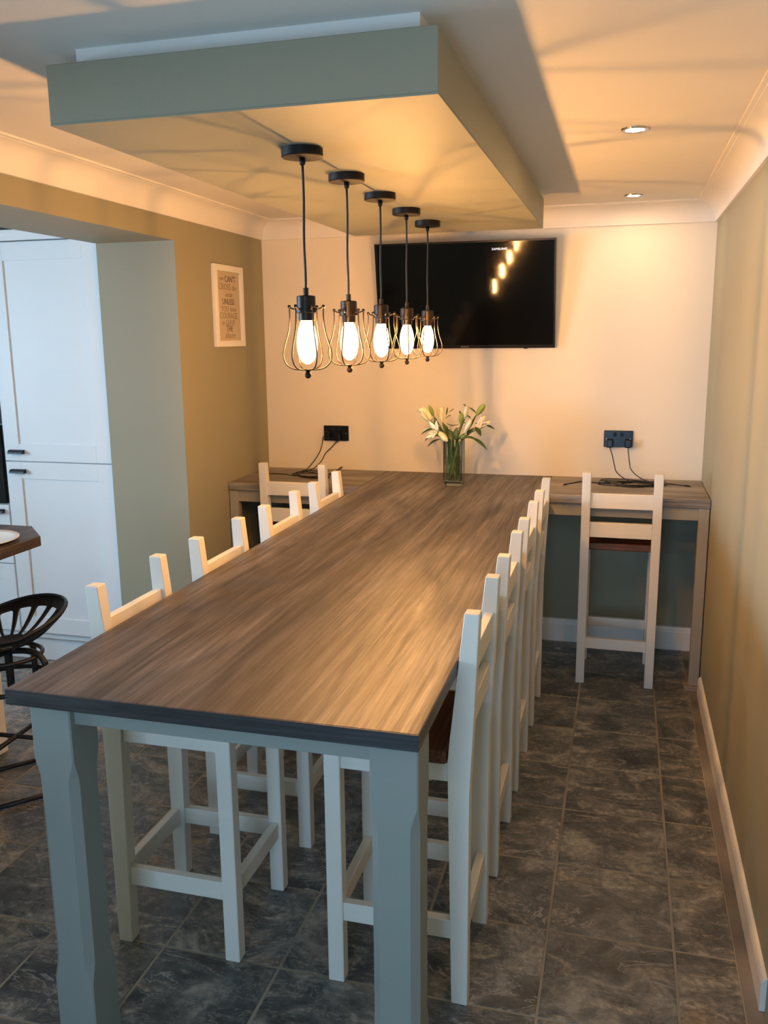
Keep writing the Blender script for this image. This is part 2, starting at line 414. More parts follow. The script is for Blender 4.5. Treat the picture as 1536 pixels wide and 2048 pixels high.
# ------------------------------------------------------------------ dropped ceiling feature over the table
AX, BX, AY, BY, AZ, BZ = -0.343, 0.531, 1.789, 4.065, 2.124, 2.249
t = thing('ceiling_canopy', 'sage painted dropped ceiling box carrying the five pendant lamps', 'ceiling box', ((AX + BX) / 2, AY, AZ))
ox, oy, oz = (AX + BX) / 2, AY, AZ
hw = (BX - AX) / 2; ln = BY - AY
obj('box_frame', box(nb(), -hw, hw, 0, ln, 0.004, BZ - AZ, 0.0015), 'canopy', t)
obj('underside_panel', box(nb(), -hw + .0005, hw - .0005, 0.0005, ln - .0005, 0, 0.004), 'canopy', t, label='flat painted underside board')
obj('upper_box', box(nb(), -hw + .047, hw - .047, 0.047, ln - .047, BZ - AZ, ZC - AZ), 'ceiling', t, label='narrower white box fixed to the ceiling')

# ------------------------------------------------------------------ dining table
H = 0.92; TT = 0.036
TLX, TRX, TNY, CD = -0.364, 0.558, 1.494, 0.562
tb = thing('dining_table', 'long high dining table with grey brown oak top and sage painted legs', 'table', (0.097, TNY, 0))
def loc_box(x0, x1, y0, y1, z0, z1, bev=0.0, o=(0.097, TNY, 0), seg=1): return box(nb(), x0 - o[0], x1 - o[0], y0 - o[1], y1 - o[1], z0, z1, bev, seg)
obj('tabletop', loc_box(TLX, TRX, TNY, YB - .002, H - TT, H, 0.003, seg=2), 'top_wood', tb)
obj('edge_band', loc_box(TLX + .001, TRX - .001, TNY - .0015, TNY + .0005, H - TT + .001, H - .0008), 'edge_wood', tb, label='dark grained front edge of the tabletop')
def leg_mesh(w=0.1):
    bm = nb(); rings = []
    for z, c in [(0, .003), (.185, .003), (.20, .006), (.215, .011), (.235, .016), (.26, .017), (.685, .017), (.705, .015), (.722, .010), (.735, .006), (.748, .003), (H - TT, .003)]:
        h = w / 2
        pts = [(-h + c, -h), (h - c, -h), (h, -h + c), (h, h - c), (h - c, h), (-h + c, h), (-h, h - c), (-h, -h + c)]
        rings.append([bm.verts.new((x, y, z)) for x, y in pts])
    for a, b in zip(rings, rings[1:]):
        for i in range(8): bm.faces.new((a[i], a[(i + 1) % 8], b[(i + 1) % 8], b[i]))
    bm.faces.new(rings[0]); bm.faces.new(rings[-1]); return mesh('leg', bm, 'sage')
lm = leg_mesh()
for x, y in ((-0.278, 1.572), (0.500, 1.572)): obj('leg', lm, 'sage', tb, loc=(x - .097, y - TNY, 0))
def apron(x0, x1, y0, y1, name='apron'):
    a = obj(name, loc_box(x0, x1, y0, y1, 0.832, H - TT, 0.001), 'sage', tb)
    return a
a = apron(-0.229, 0.451, 1.540, 1.560)
obj('moulding', loc_box(-0.229, 0.451, 1.531, 1.540, 0.864, H - TT, 0.003), 'sage', a)
apron(-0.300, -0.280, 1.62, 4.10); apron(0.500, 0.520, 1.62, 4.10)
apron(-0.280, 0.500, 4.08, 4.10)

# ------------------------------------------------------------------ side counters against the back wall
def counter(x0, x1, wall, label):
    xc = (x0 + x1) / 2; yf = YB - CD
    t = thing('side_counter', label, 'counter', (xc, yf, 0), group='side counters beside the table')
    O = (xc, yf, 0)
    obj('worktop', loc_box(x0, x1, yf, YB - .002, H - 0.04, H, 0.002, O), 'side_wood', t)
    sgn = 1 if wall > xc else -1
    e0, e1 = (wall - .050, wall - .004) if sgn > 0 else (wall + .004, wall + .050)
    obj('leg', loc_box(e0, e1, yf + .006, yf + .054, 0.022, H - .04, 0.002, O), 'putty', t)
    obj('foot_block', loc_box(e0 - .02 if sgn > 0 else e0, e1 if sgn > 0 else e1 + .02, yf - .008, yf + .062, 0.0, 0.022, 0.002, O), 'block_wood', t)
    ax0, ax1 = (x0 + .0, e0) if sgn > 0 else (e1, x1)
    obj('apron', loc_box(ax0, ax1, yf + .016, yf + .036, 0.820, H - .04, 0.001, O), 'putty', t)
    obj('wall_batten', loc_box(x0 + .01, x1 - .01, YB - .036, YB - .004, 0.83, H - .04, 0.001, O), 'putty', t)
    return t
counter(XL + .002, TLX - .0006, XL, 'narrow grey oak counter between the table and the left wall')
counter(TRX + .0006, XR - .002, XR, 'narrow grey oak counter between the table and the right wall')

# ------------------------------------------------------------------ bar stools
def make_stool(label):
    t = thing('bar_stool', label, 'stool', group='white bar stools')
    hw = 0.18; pw = 0.040
    post = [(-.184, 0), (-.143, 0), (-.131, .66), (-.136, .72), (-.168, 1.035), (-.204, 1.035), (-.184, .58)]
    for s in (-1, 1):
        y0, y1 = (hw - pw, hw) if s > 0 else (-hw, -hw + pw)
        obj('back_post', prism(nb(), post, 1, y0, y1, 0.0022), 'white_wood', t)
        obj('leg', box(nb(), .142, .184, y0, y1, 0, .655, 0.0022), 'white_wood', t)
        ys = s * (hw - pw / 2)
        obj('stretcher', box(nb(), -.140, .142, ys - .012, ys + .012, .178, .230, 0.0015), 'white_wood', t)
        obj('seat_rail', box(nb(), -.130, .142, ys - .012, ys + .012, .606, .655, 0.0015), 'white_wood', t)
    obj('stretcher', box(nb(), .152, .176, -hw + pw, hw - pw, .182, .230, 0.0015), 'white_wood', t)
    obj('stretcher', box(nb(), -.178, -.154, -hw + pw, hw - pw, .178, .230, 0.0015), 'white_wood', t)
    obj('seat_rail', box(nb(), .152, .176, -hw + pw, hw - pw, .606, .655, 0.0015), 'white_wood', t)
    obj('seat', box(nb(), -.128, .196, -hw - .004, hw + .004, .655, .690, 0.006, 2), 'seat_wood', t, label='dark brown wooden seat board')
    def rail(z0, z1):
        def cx(z): return -.184 + (-.020) * max(0, (z - .58) / .455) + .020
        poly = [(cx(z0) - .011, z0), (cx(z0) + .011, z0), (cx(z1) + .011, z1), (cx(z1) - .011, z1)]
        return prism(nb(), poly, 1, -hw + pw, hw - pw, 0.0015)
    obj('back_rail', rail(.729, .800), 'white_wood', t); obj('back_rail', rail(.868, .938), 'white_wood', t)
    return t
ord4 = ['nearest the camera, first', 'second', 'third', 'last, farthest']
spots = []
LN = ['first white bar stool on the left side of the table, nearest the near corner',
      'second white bar stool on the left side of the table from the near end',
      'third white bar stool on the left side of the table from the near end',
      'fourth white bar stool on the left side of the table, nearest the back wall']
for k, y in enumerate((2.070, 2.625, 3.180, 3.733)): spots.append(((-0.213 - .004 * (k == 0), y, 0), 0, LN[k]))
for k, y in enumerate((2.072, 2.622, 3.160, 3.730)): spots.append(((0.405, y, 0), PI, LN[k].replace('left', 'right')))
spots.append(((-0.697, 4.277, 0), PI / 2, 'white bar stool pushed under the left counter on the back wall'))
spots.append(((0.919, 4.277, 0), PI / 2, 'white bar stool pushed under the right counter on the back wall'))
proto = make_stool(spots[0][2]); proto.location = spots[0][0]
for loc, rz, lab in spots[1:]: dup(proto, loc, rz, lab)

# ------------------------------------------------------------------ pendant lamps
def make_pendant(label):
    t = thing('pendant_lamp', label, 'pendant lamp', group='caged pendant lamps')
    # local origin at the canopy underside
    z = lambda w: w - AZ
    r = obj('ceiling_rose', lathe(nb(), [(0, 0), (.052, 0), (.0525, -.020), (.050, -.022), (0, -.022)], 40), 'black', t); smooth_angle(r)
    obj('cord_grip', lathe(nb(), [(0, -.022), (.0075, -.022), (.0075, -.036), (.005, -.040), (0, -.040)], 16), 'black', r, True)
    c = obj('cord', tube(nb(), catmull([(0, 0, -.036), (.001, .0, -.12), (-.0012, 0, -.22), (0.0005, 0, -.30), (0, 0, z(1.782))], 4), .0032, 8), 'cable', t, True)
    h = obj('lamp_holder', lathe(nb(), [(0, z(1.787)), (.0068, z(1.786)), (.0068, z(1.768)), (.022, z(1.766)), (.0245, z(1.764)), (.0245, z(1.732)), (.027, z(1.731)), (.027, z(1.724)), (.0205, z(1.722)), (.020, z(1.704)), (0, z(1.704))], 28), 'bronze', t); smooth_angle(h)
    cg = obj('cage', lathe(nb(), [(.026, z(1.7345)), (.0295, z(1.7345)), (.0295, z(1.7295)), (.026, z(1.7295)), (.026, z(1.7345))], 28), 'bronze', t); smooth_angle(cg)
    ob = obj('finial', ball(lathe(nb(), [(0, z(1.580)), (.013, z(1.5795)), (.013, z(1.5765)), (.006, z(1.575)), (.005, z(1.570)), (0, z(1.570))], 16), (0, 0, z(1.5635)), .0088), 'bronze', cg, True)
    rp = [(.0445, 1.737), (.0438, 1.722), (.0445, 1.700), (.049, 1.672), (.0565, 1.648), (.0625, 1.626), (.0632, 1.612), (.059, 1.597), (.048, 1.585), (.032, 1.579), (.012, 1.578)]
    rib = tube(nb(), catmull([(a, 0, z(b)) for a, b in rp], 4), .0019, 6)
    ball(rib, (.0445, 0, z(1.7395)), .0046, 10, 7); tube(rib, [(.028, 0, z(1.732)), (.036, 0, z(1.734)), (.0445, 0, z(1.738))], .0022, 6)
    rm = mesh('rib', rib, 'bronze', True)
    for k in range(6):
        o = obj('rib', rm, 'bronze', cg); o.rotation_euler = (0, 0, k * PI / 3)
    env = [(.0125, 1.706), (.0165, 1.699), (.0215, 1.685), (.0255, 1.668), (.0275, 1.650), (.0265, 1.630), (.0225, 1.612), (.015, 1.599), (.006, 1.593), (0, 1.592)]
    b = obj('bulb', lathe(nb(), [(r_, z(q)) for r_, q in env], 24), 'bulb_glass', t, True)
    fil = [(0, 1.690), (.0012, 1.689), (.0018, 1.684), (.0018, 1.620), (.0012, 1.615), (0, 1.614)]
    obj('filament', lathe(nb(), [(r_, z(q)) for r_, q in fil], 16), 'filament', b, True, label='glowing filament of the lit bulb')
    return t
PL = ['caged pendant lamp nearest the camera, first of the row of five', 'second caged pendant lamp from the near end of the row',
      'third caged pendant lamp, middle of the row of five', 'fourth caged pendant lamp from the near end of the row', 'fifth caged pendant lamp, farthest and closest to the back wall']
pz = [math.radians(a) for a in (12, 27, 8, 50, 24)]
pp = make_pendant(PL[0]); px0 = 0.103; pp.location = (px0, 2.178, AZ)
for k in range(1, 5): dup(pp, (px0 - .001 * k, 2.178 + .3687 * k, AZ), pz[k] - pz[0], PL[k])
pp.rotation_euler = (0, 0, pz[0])
for k, o in enumerate([o for o in C.objects if o.name.startswith('pendant_lamp')]): o.rotation_euler = (0, 0, pz[k])

# ------------------------------------------------------------------ ceiling downlights
def make_down(label):
    t = thing('downlight', label, 'downlight', group='recessed ceiling downlights')
    r = obj('ring', lathe(nb(), [(.029, .0), (.030, -.004), (.036, -.006), (.042, -.005), (.044, 0.0), (.029, 0.0)], 32), 'chrome', t); smooth_angle(r)
    obj('lamp', lathe(nb(), [(0, -.0045), (.018, -.0040), (.027, -.0025), (.0285, -.0005)], 28), 'spot_lamp', t, True, label='lit lamp')
    return t
d0 = make_down('recessed downlight on the right of the ceiling, nearer the camera'); d0.location = (.905, 3.01, ZC)
dup(d0, (.912, 4.38, ZC), 0, 'recessed downlight on the right of the ceiling, closer to the back wall')

# ------------------------------------------------------------------ television
tv = thing('television', 'black wall mounted flat television tilted downward on the back wall', 'television', (.083, 4.607, 1.865))
tv.rotation_euler = (0.16, 0, 0)
TWd, THt = .470, .2725
obj('housing', box(nb(), -TWd + .004, TWd - .004, .006, .024, -THt + .004, THt - .004, .004), 'tv_black', tv)
bm = nb(); bw = .009
box(bm, -TWd, TWd, 0, .012, THt - bw, THt); box(bm, -TWd, TWd, 0, .012, -THt, -THt + bw * 1.8)
box(bm, -TWd, -TWd + bw, 0, .012, -THt + bw * 1.8, THt - bw); box(bm, TWd - bw, TWd, 0, .012, -THt + bw * 1.8, THt - bw)
bz = obj('bezel', bm, 'tv_black', tv)
scn = obj('screen', box(nb(), -TWd + bw, TWd - bw, .002, .006, -THt + bw * 1.8, THt - bw), 'screen', tv)
text('logo', 'SAMSUNG', .0155, 'logo', (.186, .0012, .228), (PI / 2, 0, 0), scn, 1.12)
text('logo', 'SAMSUNG', .0085, 'silver', (0, -.0006, -THt + .0085), (PI / 2, 0, 0), bz, 1.1)
obj('sensor', box(nb(), .31, .33, 0.0, .012, -THt - .004, -THt, .001), 'tv_black', tv)
obj('wall_bracket', box(nb(), -.16, .16, .024, .042, -.12, -.02, .002), 'black', tv)

# ------------------------------------------------------------------ framed print on the left wall
pc = thing('picture_frame', 'white framed kraft paper print with brown lettering on the left wall', 'picture', (XL, 4.203, 1.82))
pw, ph, fw = .168, .2015, .030
bm = nb()
box(bm, .001, .022, -pw, pw, ph - fw, ph, .001); box(bm, .001, .022, -pw, pw, -ph, -ph + fw, .001)
box(bm, .001, .022, -pw, -pw + fw, -ph + fw, ph - fw, .001); box(bm, .001, .022, pw - fw, pw, -ph + fw, ph - fw, .001)
obj('frame', bm, 'trim', pc)
ppr = obj('print', box(nb(), .002, .009, -pw + fw, pw - fw, -ph + fw, ph - fw), 'paper', pc, label='tan print with lines of lettering')
rt = (PI / 2, 0, PI / 2)
for body, sz, y, z, m, xs, sh in [('you', .030, -.070, .136, 'ink_light', 1.0, .3), ("CAN'T", .044, .030, .134, 'ink', .98, 0), ('CROSS', .044, -.035, .095, 'ink_light', 1.05, 0), ('the', .040, .072, .093, 'ink_light', 1, .35),
        ('ocean', .034, .01, .058, 'ink_light', 1.0, .35), ('UNLESS', .042, .002, .022, 'ink', 1.0, 0), ('YOU', .040, -.042, -.014, 'ink_light', 1.0, 0), ('have', .038, .05, -.014, 'ink_light', 1.0, .35),
        ('COURAGE', .044, .000, -.048, 'ink_light', .98, 0), ('to', .034, -.068, -.082, 'ink_light', 1.0, .35), ('LEAVE', .040, .018, -.082, 'ink_light', 1.0, 0), ('THE', .042, .004, -.112, 'ink', 1.0, 0), ('shore', .046, .006, -.146, 'ink_light', 1.15, .35)]:
    text('lettering', body, sz, m, (.0095, y, z), rt, ppr, xs, sh, extrude=.0003)

# ------------------------------------------------------------------ sockets and cables
def socket(x, label):
    t = thing('wall_socket', label, 'socket', (x, YB, 1.1275), group='black double wall sockets')
    obj('faceplate', box(nb(), -.073, .073, -.011, 0, -.043, .043, .003, 2), 'gloss_black', t)
    for s in (-1, 1):
        obj('switch', prism(nb(), [(-.011, .012), (-.0155, .014), (-.0125, .032), (-.011, .034)], 0, s * .018 - .008, s * .018 + .008, .0005), 'gloss_black', t)
        b = nb()
        for dx, dz, w, h in ((0, -.002, .004, .008), (-.011, -.020, .006, .003), (.011, -.020, .006, .003)):
            box(b, s * .040 + dx - w / 2, s * .040 + dx + w / 2, -.0113, -.0100, dz - h / 2, dz + h / 2)
        obj('pin_slots', b, 'black', t)
        sc = obj('screw', lathe(nb(), [(0, .0116), (.0025, .0114), (.003, .0105)], 10), 'chrome', t)
        sc.rotation_euler = (PI / 2, 0, 0); sc.location = (s * .060, 0, 0)
    return t
socket(-.655, 'black double socket on the back wall above the left counter')
socket(.890, 'black double socket on the back wall above the right counter')
def plug(parent, x, z, w=.030):
    pl = obj('plug', box(nb(), x - w / 2, x + w / 2, YB - .043, YB - .0115, z - .022, z + .020, .006, 2), 'gloss_black', parent)
    return pl
def cable(label, plug_at, pts, tip=True, w=.034):
    t = thing('charging_cable', label, 'cable', (0, 0, 0), group='black charging cables')
    P = [Vector(p) for p in pts]
    c = obj('wire', tube(nb(), catmull(P, 7), .0026, 7), 'cable', t, True)
    plug(t, plug_at[0], plug_at[1], w)
    d = (P[-1] - P[-2]).normalized()
    obj('connector', tube(nb(), [P[-1] - d * .004, P[-1] + d * .022, P[-1] + d * .022001, P[-1] + d * .030], [.0045, .0045, .0026, .0026], 8), 'black', t, True)
    o = t; base = Vector((plug_at[0], YB, H)); t.location = base
    for ch in t.children: ch.data.transform(Matrix.Translation(-base))
    return t
zt = H + .0025
def coil(cx, cy, rx, ry, a0, turns, n=8, dz=0.0035, ph=0.0, wob=.25):
    out = []
    for i in range(int(turns * n) + 1):
        a = a0 + 2 * PI * i / n; k = 1 + wob * math.sin(1.7 * i + ph)
        out.append((cx + rx * k * math.cos(a), cy + ry * k * math.sin(a), zt + dz * ((i // n) % 4) + .001 * (i % 2)))
    return out
cable('black charging cable hanging from the left edge of the left wall socket', (-.700, 1.120),
      [(-.722, YB - .035, 1.112), (-.732, YB - .040, 1.06), (-.738, YB - .07, 1.02), (-.765, YB - .10, .972), (-.79, YB - .14, .935), (-.80, 4.50, zt + .004)] +
      coil(-.74, 4.44, .085, .075, 2.2, 2.1, ph=.5, dz=.006) + [(-.80, 4.40, zt), (-.87, 4.43, zt), (-.93, 4.44, zt), (-.98, 4.43, zt)])
cable('black charging cable hanging from the middle of the left wall socket', (-.640, 1.108),
      [(-.640, YB - .035, 1.088), (-.668, YB - .05, 1.055), (-.70, YB - .07, 1.02), (-.715, YB - .10, .98), (-.745, YB - .14, .945), (-.79, 4.50, zt + .006)] +
      coil(-.70, 4.41, .10, .07, 2.6, 1.7, ph=2.0, dz=.007) + [(-.64, 4.42, zt + .004), (-.60, 4.50, zt + .012), (-.585, 4.56, zt + .03), (-.602, 4.55, zt + .022), (-.62, 4.48, zt)])
cable('black charging cable hanging from the left end of the right wall socket', (.848, 1.106),
      [(.848, YB - .035, 1.088), (.862, YB - .045, 1.05), (.875, YB - .05, 1.00), (.888, YB - .08, .965), (.93, YB - .13, .938), (.98, 4.52, zt + .004)] +
      coil(.94, 4.48, .115, .075, .3, 2.6, ph=1.1, dz=.006) + [(.86, 4.50, zt), (.79, 4.50, zt), (.72, 4.52, zt), (.675, 4.46, zt), (.65, 4.42, zt)])
cable('black charging cable hanging from the right end of the right wall socket', (.940, 1.106),
      [(.940, YB - .035, 1.088), (.945, YB - .045, 1.05), (.952, YB - .05, 1.005), (.962, YB - .07, .975), (1.00, YB - .11, .945), (1.05, 4.55, zt + .004)] +
      coil(.99, 4.47, .10, .07, .6, 2.1, ph=.2, dz=.007) + [(1.05, 4.43, zt), (1.11, 4.45, zt), (1.13, 4.53, zt + .006), (1.105, 4.57, zt + .01), (1.11, 4.52, zt + .004), (1.16, 4.53, zt), (1.22, 4.49, zt)])

# ------------------------------------------------------------------ vase of lilies
VX, VY = .094, 4.298
vs = thing('glass_vase', 'square clear glass vase of water holding lilies on the table', 'vase', (VX, VY, H))
def sq_ring(bm, h, z, c=.006): 
    return [bm.verts.new((x, y, z)) for x, y in [(-h + c, -h), (h - c, -h), (h, -h + c), (h, h - c), (h - c, h), (-h + c, h), (-h, h - c), (-h, -h + c)]]
bm = nb(); rs = [sq_ring(bm, .043, .0008), sq_ring(bm, .0465, .003), sq_ring(bm, .0465, .226), sq_ring(bm, .0455, .2275), sq_ring(bm, .0425, .2275), sq_ring(bm, .0415, .226), sq_ring(bm, .0395, .022), sq_ring(bm, .036, .018)]
for a, b in zip(rs, rs[1:]):
    for i in range(8): bm.faces.new((a[i], a[(i + 1) % 8], b[(i + 1) % 8], b[i]))
bm.faces.new(rs[0]); bm.faces.new(rs[-1])
obj('glass_body', bm, 'glass', vs)
bm = nb(); rs = [sq_ring(bm, .0355, .0185), sq_ring(bm, .0392, .0225), sq_ring(bm, .0402, .145)]
for a, b in zip(rs, rs[1:]):
    for i in range(8): bm.faces.new((a[i], a[(i + 1) % 8], b[(i + 1) % 8], b[i]))
bm.faces.new(rs[0]); bm.faces.new(rs[-1])
obj('water', bm, 'water', vs)
def petal(bm, base, d, side, L, wd, curl, lift):
    """one lily petal: a cupped, tapering blade from base along d, bending outwards along side"""
    d = d.normalized(); side = (side - d * side.dot(d)).normalized(); tn = d.cross(side); n = 6; rows = []
    for i in range(n + 1):
        t = i / n; w = wd * (math.sin(PI * (t * .88 + .06)) ** .8) * (1 if t < .98 else .2)
        c = base + d * (L * (t - .18 * curl * t * t)) + side * (lift * t + curl * L * t ** 2.6 * .75)
        rows.append([c - tn * w, c + side * (-w * .35), c + tn * w])
    vv = [[bm.verts.new(p) for p in r] for r in rows]
    for a, b in zip(vv, vv[1:]):
        for k in range(2): bm.faces.new((a[k], a[k + 1], b[k + 1], b[k]))
def thick(o, th=.0012):
    m = o.modifiers.new('thickness', 'SOLIDIFY'); m.thickness = th; return o
def leaf(bm, a, b, wd, droop=.0, nrm=Vector((0, -0.4, 1))):
    a = Vector(a); b = Vector(b); d = b - a; tn = d.cross(nrm).normalized(); up = tn.cross(d).normalized(); n = 7; vv = []
    for i in range(n + 1):
        t = i / n; w = 1.25 * wd * math.sin(PI * (t * .94 + .05)) ** .9; c = a + d * t + up * (4 * droop * t * (1 - t))
        vv.append([bm.verts.new(c - tn * w), bm.verts.new(c - up * w * .3), bm.verts.new(c + tn * w)])
    for p, q in zip(vv, vv[1:]):
        for k in range(2): bm.faces.new((p[k], p[k + 1], q[k + 1], q[k]))
def F(X, Y, y=4.30):       # position in the bouquet: across, up
    return Vector((-.1831 + X * .000428, y, 1.3947 - Y * .000416))
def lily(label, root, base, tip, kind, leaves, size=1.0):
    """root: stem foot in the vase; base/tip: ends of the bud or flower"""
    o = Vector((VX + root[0], VY + root[1], H + .028))
    t = thing('lily_stem', label, 'lily', o, group='lily stems in the vase')
    neck = Vector((VX + (base.x - VX) * .30, VY + (base.y - VY) * .30, H + .215))
    neck.x = min(max(neck.x, VX - .032), VX + .032); neck.y = min(max(neck.y, VY - .032), VY + .032)
    mid = neck.lerp(base, .5) + Vector((0, 0, .010))
    obj('stem', tube(nb(), [p - o for p in catmull([o, o.lerp(neck, .5), neck, mid, base], 5)], .0028, 7), 'stem', t, True)
    d = tip - base; L = d.length; dn = d.normalized(); sd = dn.orthogonal().normalized()
    if kind in ('green', 'yellow'):
        bm = nb(); k = .17 * size if kind == 'yellow' else .165 * size
        pr = [(0, .10), (.12, .55), (.35, .95), (.6, 1.0), (.82, .75), (.94, .38), (1.0, .06)]
        sb = 9; rings = []
        t2 = dn.cross(sd)
        for q, w in pr:
            rings.append([bm.verts.new(base - o + dn * L * q + L * k * w * (1 + .12 * math.cos(3 * a)) * (math.cos(a) * sd + math.sin(a) * t2)) for a in [2 * PI * i / sb for i in range(sb)]])
        for a, b in zip(rings, rings[1:]):
            for i in range(sb): bm.faces.new((a[i], a[(i + 1) % sb], b[(i + 1) % sb], b[i]))
        bm.faces.new(rings[0]); bm.faces.new(rings[-1])
        obj('bud', bm, 'bud_green' if kind == 'green' else 'bud_yellow', t, True)
    else:
        fl = None; curl = {'open': .55, 'trumpet': .28, 'half': .06}[kind]
        t2 = dn.cross(sd)
        for i in range(6):
            a = 2 * PI * i / 6 + .3; s = math.cos(a) * sd + math.sin(a) * t2
            bm = nb(); petal(bm, base - o + s * .003, dn, s, L, (.017 if i % 2 else .013) * size * (L / .07), curl, .016 * size if kind != 'half' else .012)
            thick(obj('petal', bm, 'petal' if kind != 'half' else 'bud_yellow', t, True))
        if kind == 'open':
            for i in range(4):
                a = 2 * PI * i / 4; s = math.cos(a) * sd + math.sin(a) * t2; e = base - o + dn * L * .8 + s * .014
                bm = tube(nb(), [base - o, e], .0007, 5); ball(bm, e, .0022, 6, 5); obj('stamen', bm, 'bud_green', t, True)
    for (p, q, w, dr) in leaves:
        bm = nb(); leaf(bm, p - o, q - o, w, dr); thick(obj('leaf', bm, 'leaf', t, True), .0009)
    return t
lily('half open pale yellow lily at the far left of the bouquet', (-.02, -.015), F(390, 365, 4.27), F(262, 205, 4.25), 'half',
     [(F(490, 470, 4.27), F(288, 516, 4.22), .0075, .020), (F(395, 350, 4.27), F(470, 345, 4.25), .004, .01), (F(380, 340, 4.27), F(232, 228, 4.24), .003, .0)], 1.2)
lily('green lily bud beside the half open flower on the left', (-.012, .01), F(398, 318, 4.31), F(340, 180, 4.31), 'green', [(F(440, 470, 4.30), F(395, 345, 4.32), .005, .004)], 1.1)
lily('pale faded lily at the upper left centre of the bouquet', (-.005, .02), F(495, 392, 4.33), F(462, 205, 4.34), 'half',
     [(F(530, 345, 4.33), F(602, 302, 4.31), .005, .006), (F(572, 268, 4.33), F(634, 222, 4.32), .005, .002), (F(535, 300, 4.33), F(550, 205, 4.34), .003, .0), (F(545, 400, 4.33), F(690, 405, 4.33), .003, -.01)], .85)
lily('open white lily low on the left, drooping over the vase rim', (-.025, .0), F(505, 520, 4.265), F(400, 440, 4.205), 'open',
     [(F(500, 545, 4.26), F(338, 590, 4.21), .0075, .022), (F(505, 575, 4.26), F(370, 660, 4.21), .006, .012)], 1.0)
lily('pale lily bud lying low across the front of the vase rim', (-.01, -.02), F(470, 470, 4.24), F(612, 585, 4.205), 'yellow', [(F(560, 520, 4.25), F(470, 400, 4.23), .012, .0)], 1.15)
lily('tall cream lily bud right of the centre of the bouquet', (.01, .02), F(760, 345, 4.32), F(788, 172, 4.33), 'yellow',
     [(F(790, 200, 4.33), F(738, 163, 4.33), .003, 0), (F(770, 300, 4.33), F(840, 335, 4.31), .004, .005), (F(715, 290, 4.31), F(705, 235, 4.31), .003, 0)], 1.0)
lily('upright green lily bud in the middle of the bouquet', (.004, -.01), F(735, 405, 4.28), F(747, 255, 4.27), 'green', [(F(640, 540, 4.27), F(725, 430, 4.26), .009, .005), (F(600, 560, 4.27), F(520, 380, 4.27), .012, .006)], 1.25)
lily('slender yellow lily bud leaning right in front of the centre', (.02, -.015), F(788, 500, 4.25), F(878, 318, 4.23), 'yellow', [(F(760, 590, 4.25), F(960, 568, 4.20), .0085, .022), (F(800, 375, 4.26), F(770, 365, 4.26), .003, .0), (F(815, 530, 4.25), F(905, 430, 4.25), .013, .004)], .95)
lily('green lily bud at the top right of the bouquet', (.022, .02), F(893, 300, 4.33), F(995, 165, 4.33), 'green', [(F(895, 275, 4.33), F(808, 203, 4.33), .004, .004), (F(880, 395, 4.33), F(930, 385, 4.32), .004, .0), (F(780, 530, 4.32), F(890, 310, 4.33), .004, .0)], 1.3)
lily('open cream trumpet lily at the far right of the bouquet', (.026, .002), F(915, 460, 4.29), F(1035, 322, 4.28), 'trumpet',
     [(F(1020, 402, 4.29), F(1132, 447, 4.27), .006, .004), (F(900, 425, 4.28), F(982, 525, 4.25), .011, .006), (F(860, 548, 4.27), F(1062, 682, 4.23), .0085, .012)], 1.0)
lily('small yellow green lily bud low at the front right of the vase rim', (.014, -.024), F(750, 555, 4.245), F(815, 512, 4.225), 'green', [(F(690, 585, 4.25), F(690, 430, 4.26), .012, .006), (F(650, 590, 4.25), F(600, 460, 4.28), .013, .004)], 1.6)
# bundle of submerged leaves: more stems show through the glass as leaves
bn = [o for o in C.objects if o.name.startswith('lily_stem')]
for k in range(30):
    p = bn[k % len(bn)]; o = p.location
    a = Vector((VX + random.uniform(-.026, .026), VY + random.uniform(-.026, .026), H + random.uniform(.03, .10)))
    b = Vector((VX + random.uniform(-.026, .026), VY + random.uniform(-.026, .026), H + random.uniform(.14, .235)))
    bm = nb(); leaf(bm, a - o, b - o, random.uniform(.007, .012), .0, Vector((random.uniform(-1, 1), -1, .2))); thick(obj('leaf', bm, 'leaf_pale' if k % 4 else 'leaf', p, True), .0009)

# ------------------------------------------------------------------ kitchen: tall cabinet, oven tower, island
KY = 3.70
def shaker(parent, x0, x1, z0, z1, name='door', O=(0, 0, 0), stile=.085):
    """door with four proud frame members around a recessed panel; local y 0 is the door face"""
    d = obj(name, box(nb(), x0, x1, .006, .020, z0, z1, .001), 'cabinet', parent)
    obj('stile', box(nb(), x0, x0 + stile, 0, .006, z0, z1, .0008), 'cabinet', d); obj('stile', box(nb(), x1 - stile, x1, 0, .006, z0, z1, .0008), 'cabinet', d)
    obj('rail', box(nb(), x0 + stile, x1 - stile, 0, .006, z0, z0 + stile, .0008), 'cabinet', d); obj('rail', box(nb(), x0 + stile, x1 - stile, 0, .006, z1 - stile, z1, .0008), 'cabinet', d)
    return d
def cup_handle(parent, x, z):
    w, h, dp = .042, .022, .024; bm = nb(); rows = []
    for i in range(7):
        a = PI / 2 * i / 6; rows.append((-dp * math.sin(a) ** .8, h * math.cos(a) * .9 - .004))
    A = [[bm.verts.new((x + s * w * (1 - .10 * (i / 6) * 0), y, z + zz)) for y, zz in rows for i in (0,)] for s in (-1, 1)]
    for i in range(6): bm.faces.new((A[0][i], A[0][i + 1], A[1][i + 1], A[1][i]))
    for s in (0, 1):
        c = bm.verts.new((x + (-w if s == 0 else w), 0, z + rows[-1][1])); bm.faces.new(A[s] + [c])
    o = obj('handle', bm, 'pewter', parent); m = o.modifiers.new('thickness', 'SOLIDIFY'); m.thickness = .003
    o['label'] = 'dark pewter cup handle'
    return o
x0, x1 = -2.090, -1.476
tc = thing('tall_cabinet', 'tall white shaker cabinet with two doors beside the kitchen opening', 'cabinet', (x0, KY, 0))
w = x1 - x0
